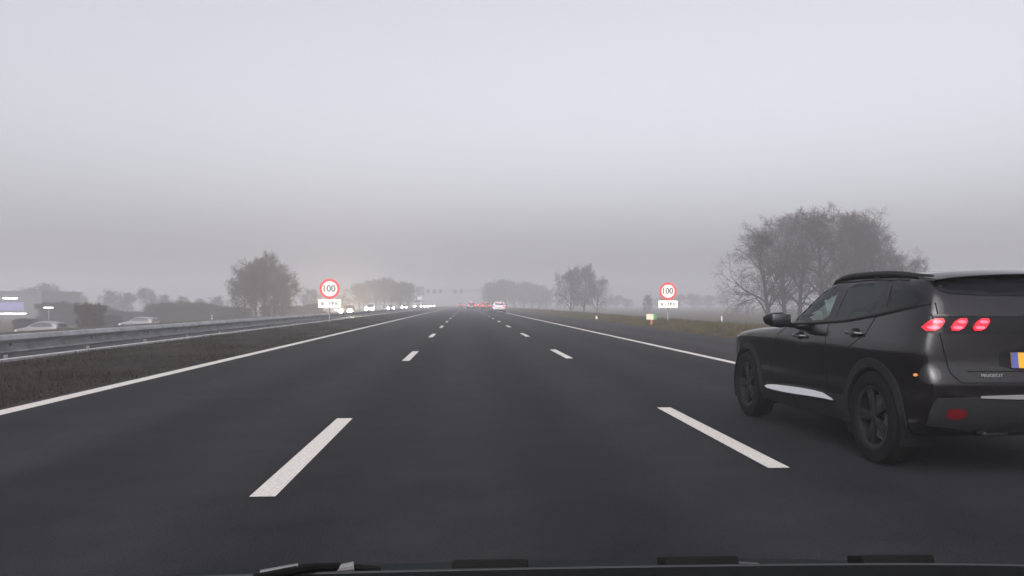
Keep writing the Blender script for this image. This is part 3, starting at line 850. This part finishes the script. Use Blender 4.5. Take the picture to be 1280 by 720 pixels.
# ------------------------------------------------------------------ signs
SIGNW = mat('white sign face', (.90, .83, .74), .55); SIGNR = mat('red sign ring', (.68, .06, .055), .5); INK = mat('black sign ink', (.03, .025, .025), .6)
POLE = mat('grey steel pole', (.22, .22, .23), .55, metal=.4)
def speed_sign(label, x, y, zbase, zc, diam, plate_w, plate_h):
    t = thing('speed_sign', label, 'road sign', (x, y, zbase))
    h = zc - zbase; r = diam / 2; top = h + r; pc = h - r - plate_h / 2 - .03
    bm = new(); add_tube(bm, [(0, .06, -.3), (0, .06, top - .1)], .05, 12); obj('pole', bm, POLE, t)
    bm = new(); rr = add_lathe(bm, [(-.012, .001), (-.012, r), (.012, r), (.02, r * .97), (.02, .001)], (0, 0, h), 56, 'y'); disc = obj('sign_disc', bm, SIGNR, t, angle=25)
    bm = new(); add_lathe(bm, [(-.012, .001), (-.012, r * .755), (.0, r * .755)], (0, -.004, h), 56, 'y'); obj('sign_face', bm, SIGNW, disc, angle=25)
    text_mesh('lettering', '100', r * .92, INK, disc, (0, -.021, h), (math.pi / 2, 0, 0), .006, r * 1.18)
    bm = new(); add_box(bm, (0, 0, pc), (plate_w, .025, plate_h), bevel=.008); pl = obj('time_plate', bm, SIGNW, t, smooth=False)
    text_mesh('lettering', '6 - 19 h', plate_h * .62, INK, pl, (0, -.0165, pc), (math.pi / 2, 0, 0), .004, plate_w * .72)
    for zz in (h + r * .5, h - r * .5, pc):
        pass
    return t
p = at_y(835, 364, 50.5)
speed_sign('round 100 speed sign with time plate on the right grass verge', p.x, 50.5, gz(p.x), p.z, 1.08, 1.22, .46)
p = at_y(412, 361, 55); xx = min(p.x, -10.35)
speed_sign('round 100 speed sign with time plate behind the left guard rail', p.x, 55, gz(p.x), p.z, 1.32, 1.48, .56)

ORANGE = mat('orange plastic', (.50, .15, .05), .55); GREEN = mat('green sign panel', (.05, .24, .10), .5); CREAM = mat('pale yellow panel', (.62, .60, .40), .55)
p = at_y(814.5, 396, 44); zb = gz(p.x)
t = thing('kilometre_sign', 'small pale and green marker panel on an orange post in the verge', 'road sign', (p.x, 44, zb))
bm = new(); add_box(bm, (0, .03, .22), (.09, .05, .62), bevel=.01); obj('post', bm, ORANGE, t)
bm = new(); add_box(bm, (0, .028, -.0), (.12, .07, .1), bevel=.01); obj('post_foot', bm, mat('dark red plastic', (.16, .03, .03), .6), t)
hh = p.z - zb
bm = new(); add_box(bm, (-.09, 0, hh), (.38, .02, .30), bevel=.005); obj('panel', bm, CREAM, t, smooth=False)
bm = new(); add_box(bm, (.19, 0, hh), (.18, .02, .30), bevel=.005); obj('end_panel', bm, GREEN, t, smooth=False)
def marker_post(label, px, py, y, h, body, cap):
    p = at_y(px, py, y); zb = gz(p.x)
    t = thing('marker_post', label, 'marker post', (p.x, y, zb))
    bm = new(); add_prism(bm, [(-.06, -.03), (.06, -.03), (.045, .05), (-.045, .05)], 'z', -.1, h); obj('post', bm, body, t, smooth=False)
    bm = new(); add_box(bm, (0, -.036, h * .8), (.075, .01, h * .22), bevel=.002); obj('reflector', bm, cap, t, smooth=False)
BLK = mat('black post', (.02, .02, .02), .6); WHT = mat('white post', (.72, .72, .72), .5); DRED = mat('dark reflector', (.25, .05, .04), .3)
marker_post('short black marker post on the verge before the far pair of bare trees', 690, 391, 96, .55, BLK, DRED)
marker_post('tiny white marker post on the verge between the far trees and speed sign', 745.5, 399, 62, .3, WHT, DRED)
marker_post('thin grey post with a white reflector beyond the verge left of the large bare trees', 902, 396, 62, 1.5, POLE, mat('white reflector', (.8, .82, .85), .2))
marker_post('white marker post beyond the left guard rail below the big left trees', 265, 396, 105, 1.2, WHT, DRED)
# back of a sign on the other side
p = at_y(343, 383, 118)
t = thing('road_sign', 'plain grey back of a sign board before the big left trees', 'road sign', (p.x, 118, gz(p.x)))
bm = new(); add_box(bm, (0, 0, p.z - gz(p.x)), (1.25, .05, 2.0), bevel=.02); obj('panel', bm, mat('grey sign back', (.06, .06, .065), .6, noise=.15), t, smooth=False)
for sx in (-.4, .4):
    bm = new(); add_tube(bm, [(sx, .07, -.2), (sx, .07, p.z - gz(p.x) + .8)], .05, 8); obj('pole', bm, POLE, t)

# gantry
GY = 345
t = thing('gantry', 'grey steel sign gantry spanning the road far ahead in the fog', 'gantry', (0, GY, 0))
gzh = at_y(560, 363, GY).z
bm = new()
xl, xr = at_y(519, 365, GY).x - .4, 11.0
for dz in (-.35, .35):
    for dy in (-.4, .4): add_tube(bm, [(xl, dy, gzh + dz), (xr, dy, gzh + dz)], .07, 6)
nseg = 22
for k in range(nseg):
    a, b = xl + (xr - xl) * k / nseg, xl + (xr - xl) * (k + 1) / nseg
    add_tube(bm, [(a, -.4, gzh - .35), (b, -.4, gzh + .35)], .04, 5); add_tube(bm, [(a, .4, gzh + .35), (b, .4, gzh - .35)], .04, 5)
obj('truss', bm, POLE, t)
for x in (xl, xr):
    bm = new(); add_tube(bm, [(x, 0, gz(x) - .3), (x, 0, gzh + .5)], .22, 10); obj('leg', bm, POLE, t)
SB = mat('dark sign back', (.03, .03, .035), .6)
for px in (535, 543.2, 550.7, 569, 576.7):
    x = at_y(px, 365, GY).x
    bm = new(); add_box(bm, (x, -.6, gzh - .5), (1.3, .3, 1.5), bevel=.04); obj('lane_signal', bm, SB, t, smooth=False)
x = at_y(525.5, 364, GY).x
bm = new(); add_box(bm, (x, -.6, at_y(525, 363.5, GY).z), (3.3, .2, 3.7), bevel=.04); obj('sign_panel', bm, mat('blue grey sign back', (.06, .065, .085), .6), t, smooth=False)

# building at the far left
BY = 185
pl, pr_ = at_y(-170, 390, BY).x, at_y(52, 390, BY).x
zr = at_y(20, 364, BY).z; zg = gz(pl)
WALLM = mat('grey metal cladding', (.055, .056, .058), .7, noise=.2, scale=.6)
t = thing('building', 'low grey flat roofed building with purple band at the far left', 'building', ((pl + pr_) / 2, BY, zg))
wd = pr_ - pl; hb = zr - zg
bm = new(); add_box(bm, (0, 9, hb / 2 - .1), (wd, 18, hb - .2)); obj('wall', bm, WALLM, t, smooth=False)
bm = new(); add_box(bm, (0, 9, hb - .05), (wd + .5, 18.5, .28), bevel=.03); obj('roof', bm, mat('dark roof edge', (.07, .07, .075), .7), t, smooth=False)
z1, z2 = at_y(20, 388, BY).z - zg, at_y(20, 378, BY).z - zg
x1 = at_y(30, 383, BY).x - (pl + pr_) / 2
bm = new(); add_box(bm, ((x1 - wd / 2) / 2, -.08, (z1 + z2) / 2), (x1 + wd / 2, .16, z2 - z1), bevel=.02)
obj('fascia_band', bm, mat('lilac lit fascia', (.10, .085, .2), .5, emit=(.32, .28, .62), estr=.20), t, smooth=False)
LAMPW = mat('lit white lamp strip', (.9, .9, .9), .4, emit=(1, .98, .95), estr=3.0)
for (xa, xb, py, hh_) in ((4, 22, 373, .3), (-30, 33, 392, .26)):
    xa, xb = at_y(xa, py, BY).x - (pl + pr_) / 2, at_y(xb, py, BY).x - (pl + pr_) / 2
    bm = new(); add_box(bm, ((xa + xb) / 2, -.1, at_y(20, py, BY).z - zg), (xb - xa, .2, hh_), bevel=.02); obj('lit_window', bm, LAMPW, t, smooth=False)
bm = new(); add_box(bm, (wd * .12, -.05, 1.0), (3.2, .1, 2.0), bevel=.02); obj('door', bm, mat('grey shutter', (.11, .11, .115), .6), t, smooth=False)
p = at_y(61, 385, 110)
t = thing('street_lamp', 'lamp post with a lit white head right of the grey building', 'lamp', (p.x, 110, gz(p.x)))
bm = new(); add_tube(bm, [(0, 0, -.2), (0, 0, p.z - gz(p.x))], [.07, .05], 8); obj('pole', bm, POLE, t)
bm = new(); add_box(bm, (0, -.1, p.z - gz(p.x) + .05), (1.1, .35, .14), bevel=.04); obj('lamp_head', bm, mat('lit lamp head', (.9, .9, .9), .4, emit=(1, .98, .95), estr=2.2), t)

# ------------------------------------------------------------------ trees
def tubes_mesh(segs, sides, name):
    A = np.array(segs, dtype=np.float64)        # x0 y0 z0 x1 y1 z1 r0 r1
    p0, p1, r0, r1 = A[:, 0:3], A[:, 3:6], A[:, 6], A[:, 7]
    d = p1 - p0; d /= np.linalg.norm(d, axis=1)[:, None] + 1e-9
    ref = np.where(np.abs(d[:, 2:3]) < 0.9, np.array([[0, 0, 1.0]]), np.array([[1.0, 0, 0]]))
    a = np.cross(d, ref); a /= np.linalg.norm(a, axis=1)[:, None]; b = np.cross(d, a)
    n = len(A); V = np.zeros((n, 2 * sides, 3))
    for k in range(sides):
        c, s = math.cos(2 * math.pi * k / sides), math.sin(2 * math.pi * k / sides)
        o = a * c + b * s
        V[:, k] = p0 + o * r0[:, None]; V[:, sides + k] = p1 + o * r1[:, None]
    base = (np.arange(n) * 2 * sides)[:, None]
    Fq = np.concatenate([base + np.array([[k, (k + 1) % sides, sides + (k + 1) % sides, sides + k]]) for k in range(sides)], axis=1).reshape(-1, 4)
    me = bpy.data.meshes.new(name)
    me.vertices.add(n * 2 * sides); me.vertices.foreach_set('co', V.reshape(-1))
    me.loops.add(len(Fq) * 4); me.loops.foreach_set('vertex_index', Fq.reshape(-1).astype(np.int32))
    me.polygons.add(len(Fq)); me.polygons.foreach_set('loop_start', np.arange(len(Fq), dtype=np.int32) * 4)
    me.polygons.foreach_set('loop_total', np.full(len(Fq), 4, dtype=np.int32))
    me.update(calc_edges=True)
    me.polygons.foreach_set('use_smooth', np.ones(len(Fq), dtype=bool))
    return me
BARK = mat('bark', (.040, .034, .029), .9, spec=.1, noise=.35, scale=3)
TWIG = mat('twigs', (.046, .037, .032), .9, spec=.1, noise=.3, scale=1.2)
TWIGB = mat('brown twigs', (.062, .036, .024), .9, spec=.1, noise=.3, scale=1.2)

def gen_tree(seed, H, spread=.42, bare=.18, counts=(15, 10, 8, 6), twig_r=.011, droop=0.0, stems=1, upright=.5, limb_ang=(38, 70)):
    rg = np.random.RandomState(seed)
    trunk, crown = [], []
    def perp(d):
        v = rg.normal(size=3); v -= d * v.dot(d); return v / np.linalg.norm(v)
    def grow(p, d, L, r, lev):
        nseg = (7, 5, 4, 3, 2)[lev]
        pts = [p]; rads = [r]; dirs = [d]
        for i in range(nseg):
            wob = (.07, .16, .22, .28, .3)[lev]
            d = d + rg.normal(size=3) * wob
            d[2] += (.10 * upright if lev in (1, 2) else 0) - (droop if lev >= 3 else 0)
            d /= np.linalg.norm(d)
            p = p + d * L / nseg
            pts.append(p); dirs.append(d); rads.append(max(twig_r * .55, r * (1 - .82 * (i + 1) / nseg)))
        tgt = trunk if lev <= 1 else crown
        for i in range(nseg):
            tgt.append((*pts[i], *pts[i + 1], rads[i], rads[i + 1]))
        if lev == 4: return
        n = counts[lev] + (rg.randint(-1, 2) if lev else 0)
        for k in range(n):
            lo = bare if lev == 0 else .18
            f = lo + (1 - lo) * ((k + rg.uniform(0, .9)) / n)
            f = min(f, .995)
            i = min(int(f * nseg), nseg - 1); q = f * nseg - i
            pos = pts[i] * (1 - q) + pts[i + 1] * q
            rad = rads[i] * (1 - q) + rads[i + 1] * q
            if lev == 0:
                ang = R(rg.uniform(*limb_ang)) * (1.05 - .5 * f)
                az = k * 2.4 + rg.uniform(-.5, .5)
                out = np.array([math.cos(az), math.sin(az), 0.0])
                nd = out * math.sin(ang) + np.array([0, 0, 1.0]) * math.cos(ang)
                t_ = (f - bare) / (1 - bare)
                cl = H * spread * math.sqrt(max(.06, 1 - (t_ * 1.02) ** 2 * .93)) * (.80 + .25 * min(1, t_ * 4)) * rg.uniform(.8, 1.12)
                cr = max(twig_r * 2, min(rad * .62, cl * .018 + .01))
            else:
                ang = R(rg.uniform(28, 62))
                nd = dirs[i + 1] * math.cos(ang) + perp(dirs[i + 1]) * math.sin(ang)
                cl = L * (1 - .42 * f) * rg.uniform(.48, .78) * (1.0 if lev < 2 else 1.22)
                if lev == 3: cl = max(cl, .35)
                cr = max(twig_r, rad * .6)
            grow(pos, nd / np.linalg.norm(nd), cl, cr, lev + 1)
    for s in range(stems):
        d0 = np.array([rg.normal() * .05, rg.normal() * .05, 1.0])
        if stems > 1: d0 += np.array([math.cos(s * 2.4) * .35, math.sin(s * 2.4) * .35, 0])
        d0 /= np.linalg.norm(d0)
        grow(np.array([rg.normal() * .25 * (stems > 1), rg.normal() * .25 * (stems > 1), -.3]), d0, H * .9, (H * .021 + .03) / (1 if stems == 1 else 2.2), 0)
    top = max(s[5] for s in crown + trunk); k = H / top
    sc = lambda L_: [tuple(v * k for v in s[:6]) + s[6:] for s in L_]
    return tubes_mesh(sc(trunk), 6, 'trunk'), tubes_mesh(sc(crown), 3, 'crown')

TREES = {
    'big1': gen_tree(11, 14, .50, .12, (13, 9, 7, 6), .013, .02, limb_ang=(30, 66)),
    'big2': gen_tree(12, 14, .46, .16, (13, 9, 7, 6), .013, .01, limb_ang=(28, 62)),
    'big3': gen_tree(13, 13, .60, .10, (13, 9, 7, 6), .013, .05, limb_ang=(48, 84)),
    'dense1': gen_tree(21, 12, .56, .08, (15, 9, 7, 6), .021, .03, limb_ang=(36, 74)),
    'dense2': gen_tree(22, 12, .50, .10, (15, 9, 7, 6), .021, .05, limb_ang=(32, 70)),
    'wood': gen_tree(31, 12, .54, .06, (15, 9, 7, 6), .026, .04),
    'bush': gen_tree(41, 3, .45, .03, (10, 7, 6, 5), .012, .0, stems=5),
}
def tree(kind, x, y, h, label, group=None, rz=None, wx=1.0, name='tree', cat='tree', twig=None, z=None):
    tm, cm = TREES[kind]; H0 = {'big1': 14, 'big2': 14, 'big3': 13, 'dense1': 12, 'dense2': 12, 'wood': 12, 'bush': 3}[kind]
    zb = gz(x) if z is None else z
    t = thing(name, label, cat, (x, y, zb), random.uniform(0, 6.28) if rz is None else rz, group)
    k = h / H0; t.scale = (k * wx, k * wx, k)
    if not tm.materials: tm.materials.append(BARK); cm.materials.append(TWIG)
    link(bpy.data.objects.new('trunk', tm), t)
    c = link(bpy.data.objects.new('crown', cm), t)
    if twig:
        c.material_slots[0].link = 'OBJECT'; c.material_slots[0].material = twig
    return t
def tree_px(kind, px, ytop, y, label, **kw):
    p = at_y(px, ytop, y); zb = gz(p.x)
    return tree(kind, p.x, y, p.z - zb, label, **kw)
# large group at the right
for (k, px, yt, y, lb, wx) in (('big3', 963, 276, 79, 'large bare tree with low spreading boughs, leftmost of the right group', 1.0),
        ('big1', 998, 253, 83, 'tall bare tree second from left in the right group', .85),
        ('big2', 1033, 248, 79, 'tallest bare tree in the middle of the right group', .9),
        ('big1', 1065, 257, 84, 'tall bare tree just right of the middle of the right group', .85),
        ('big2', 1098, 281, 81, 'bare tree second from right in the right group', .9),
        ('big1', 981, 263, 91, 'bare tree standing behind the two leftmost trees of the right group', .9),
        ('big2', 1049, 253, 92, 'bare tree standing farthest back in the middle of the right group', .9),
        ('big1', 1085, 267, 92, 'bare tree standing back between the two right trees of the right group', .9),
        ('big3', 1131, 303, 85, 'lowest bare tree at the right end of the right group', .8)):
    tree_px(k, px, yt, y, lb, wx=wx)
for (k, px, yt, y, lb, wx) in (('dense1', 306, 332, 108, 'dense bare tree, left one of the big left group', .86),
        ('dense2', 332, 312, 112, 'tallest dense bare tree in the middle of the big left group', .9),
        ('dense2', 320, 320, 118, 'dense bare tree standing farthest back in the big left group', .88),
        ('dense1', 344, 324, 117, 'dense bare tree behind the right side of the big left group', .88),
        ('dense1', 355, 338, 108, 'dense bare tree, right one of the big left group', .86)):
    tree_px(k, px, yt, y, lb, wx=wx)
tree_px('dense2', 713, 332, 162, 'dense dark tree, left of the pair beyond the right verge', wx=.85)
tree_px('dense2', 729, 327, 168, 'taller tree with a clear trunk in the pair beyond the right verge', wx=.8)
tree_px('big3', 746, 343, 165, 'light open bare tree, right of the pair beyond the right verge', wx=.75)
tree_px('dense1', 810, 366, 190, 'faint small tree in the fog behind the right speed sign', wx=.6)
rw = random.Random(5)
G1 = 'hazy trees of the wood behind the oncoming traffic'
for px, yt in ((450, 352), (460, 348), (470, 347), (480, 346), (490, 347), (500, 349), (509, 352)):
    tree_px('wood', px, yt + rw.uniform(-1, 1), rw.uniform(225, 260), 'hazy bare tree in the wood behind the oncoming cars', group=G1, wx=.9)
G2 = 'hazy trees of the wood ahead right of the road'
for px, yt in ((590, 357), (600, 353), (611, 350), (622, 348), (633, 346), (644, 346), (655, 346), (665, 348), (674, 351), (682, 357)):
    y = rw.uniform(300, 335); p = at_y(px, yt, y)
    tree('wood', max(p.x, 10), y + max(0, (10 - p.x)) * 6, p.z - gz(12), 'hazy bare tree in the wood ahead right of the road', group=G2, wx=1.0)
G5 = 'faint trees far beyond the right field'
for px, yt in ((770, 368), (784, 372), (829, 370), (848, 367), (868, 366), (886, 368), (905, 364)):
    tree_px('wood', px, yt, rw.uniform(330, 370), 'faint tree far off in the fog beyond the right field', group=G5, wx=1.4)
G3 = 'hazy trees in a row beyond the left field'
for px, yt in ((38, 356), (62, 352), (95, 362), (138, 360), (160, 364), (184, 358), (205, 366), (228, 368), (250, 372), (272, 368), (388, 358), (428, 366)):
    tree_px('wood' if rw.random() < .6 else 'dense1', px, yt, rw.uniform(195, 225) if px < 380 else 215, 'hazy low bare tree in the row beyond the left field', group=G3, wx=rw.uniform(.9, 1.3))
G4 = 'low bushes in the hazy hedge beyond the left field'
for k in range(18):
    px = 70 + k * 20 + rw.uniform(-7, 7); y = rw.uniform(120, 150); p = at_y(px, rw.uniform(374, 389), y)
    tree('bush', p.x, y, p.z - gz(p.x), 'hazy low bush in the hedge beyond the left field', group=G4, name='bush', cat='bush', wx=rw.uniform(1.3, 2.0))
p = at_y(114, 375, 74)
tree('bush', p.x, 74, p.z - gz(p.x), 'dark brown twiggy bush standing alone beyond the left guard rail', name='bush', cat='bush', twig=TWIGB, wx=.75)
for px, yt, y, lb in ((30, 396, 84, 'low bush before the grey building'), (140, 392, 96, 'low grey bush just right of the brown bush'), (225, 390, 120, 'low bush left of the white marker post')):
    p = at_y(px, yt, y)
    tree('bush', p.x, y, max(1.2, p.z - gz(p.x)), lb, name='bush', cat='bush', wx=1.4)

# ------------------------------------------------------------------ grass
def grass(name, x0, x1, n, ydist, hmin, hmax, seed, col, wid):
    rg = np.random.RandomState(seed)
    y = ydist(rg, n); x = rg.uniform(x0, x1, n)
    z = np.interp(x, [p[0] for p in PROF], [p[1] for p in PROF])
    clump = (np.sin(x * 2.1 + y * .7) + np.sin(x * .9 - y * 1.3) + rg.normal(size=n) * .6)
    keep = clump > -.6
    x, y, z, clump = x[keep], y[keep], z[keep], clump[keep]; n = len(x)
    h = rg.uniform(hmin, hmax, n) * (1 + .35 * np.clip(clump, 0, 2)); a = rg.uniform(0, 2 * math.pi, n)
    wv = wid * rg.uniform(.6, 1.5, n)
    lean = rg.normal(size=(n, 2)) * .45 * h[:, None]
    V = np.zeros((n, 3, 3))
    V[:, 0] = np.stack([x - np.cos(a) * wv, y - np.sin(a) * wv, z - .03], 1)
    V[:, 1] = np.stack([x + np.cos(a) * wv, y + np.sin(a) * wv, z - .03], 1)
    V[:, 2] = np.stack([x + lean[:, 0], y + lean[:, 1], z + h], 1)
    me = bpy.data.meshes.new(name)
    me.vertices.add(n * 3); me.vertices.foreach_set('co', V.reshape(-1))
    me.loops.add(n * 3); me.loops.foreach_set('vertex_index', np.arange(n * 3, dtype=np.int32))
    me.polygons.add(n); me.polygons.foreach_set('loop_start', np.arange(n, dtype=np.int32) * 3); me.polygons.foreach_set('loop_total', np.full(n, 3, dtype=np.int32))
    me.update(calc_edges=True); me.materials.append(col)
    o = link(bpy.data.objects.new(name, me)); o['kind'] = 'stuff'
    return o
GR = mat('dull winter grass', (.072, .058, .027), .9, spec=.1, noise=.4, scale=.8, col2=(.036, .034, .014))
GR2 = mat('brown dead grass', (.019, .015, .009), .9, spec=.1, noise=.4, scale=.8)
tag(grass('grass', 9.35, 15.6, 90000, lambda r, n: 12 + 170 * r.rand(n) ** 1.4, .05, .17, 1, GR, .012), 'short dull olive grass on the right verge', 'grass')
tag(grass('grass', -9.5, -5.35, 60000, lambda r, n: 2 + 120 * r.rand(n) ** 1.5, .02, .07, 2, GR2, .010), 'short brown dead grass in the central reservation', 'grass')
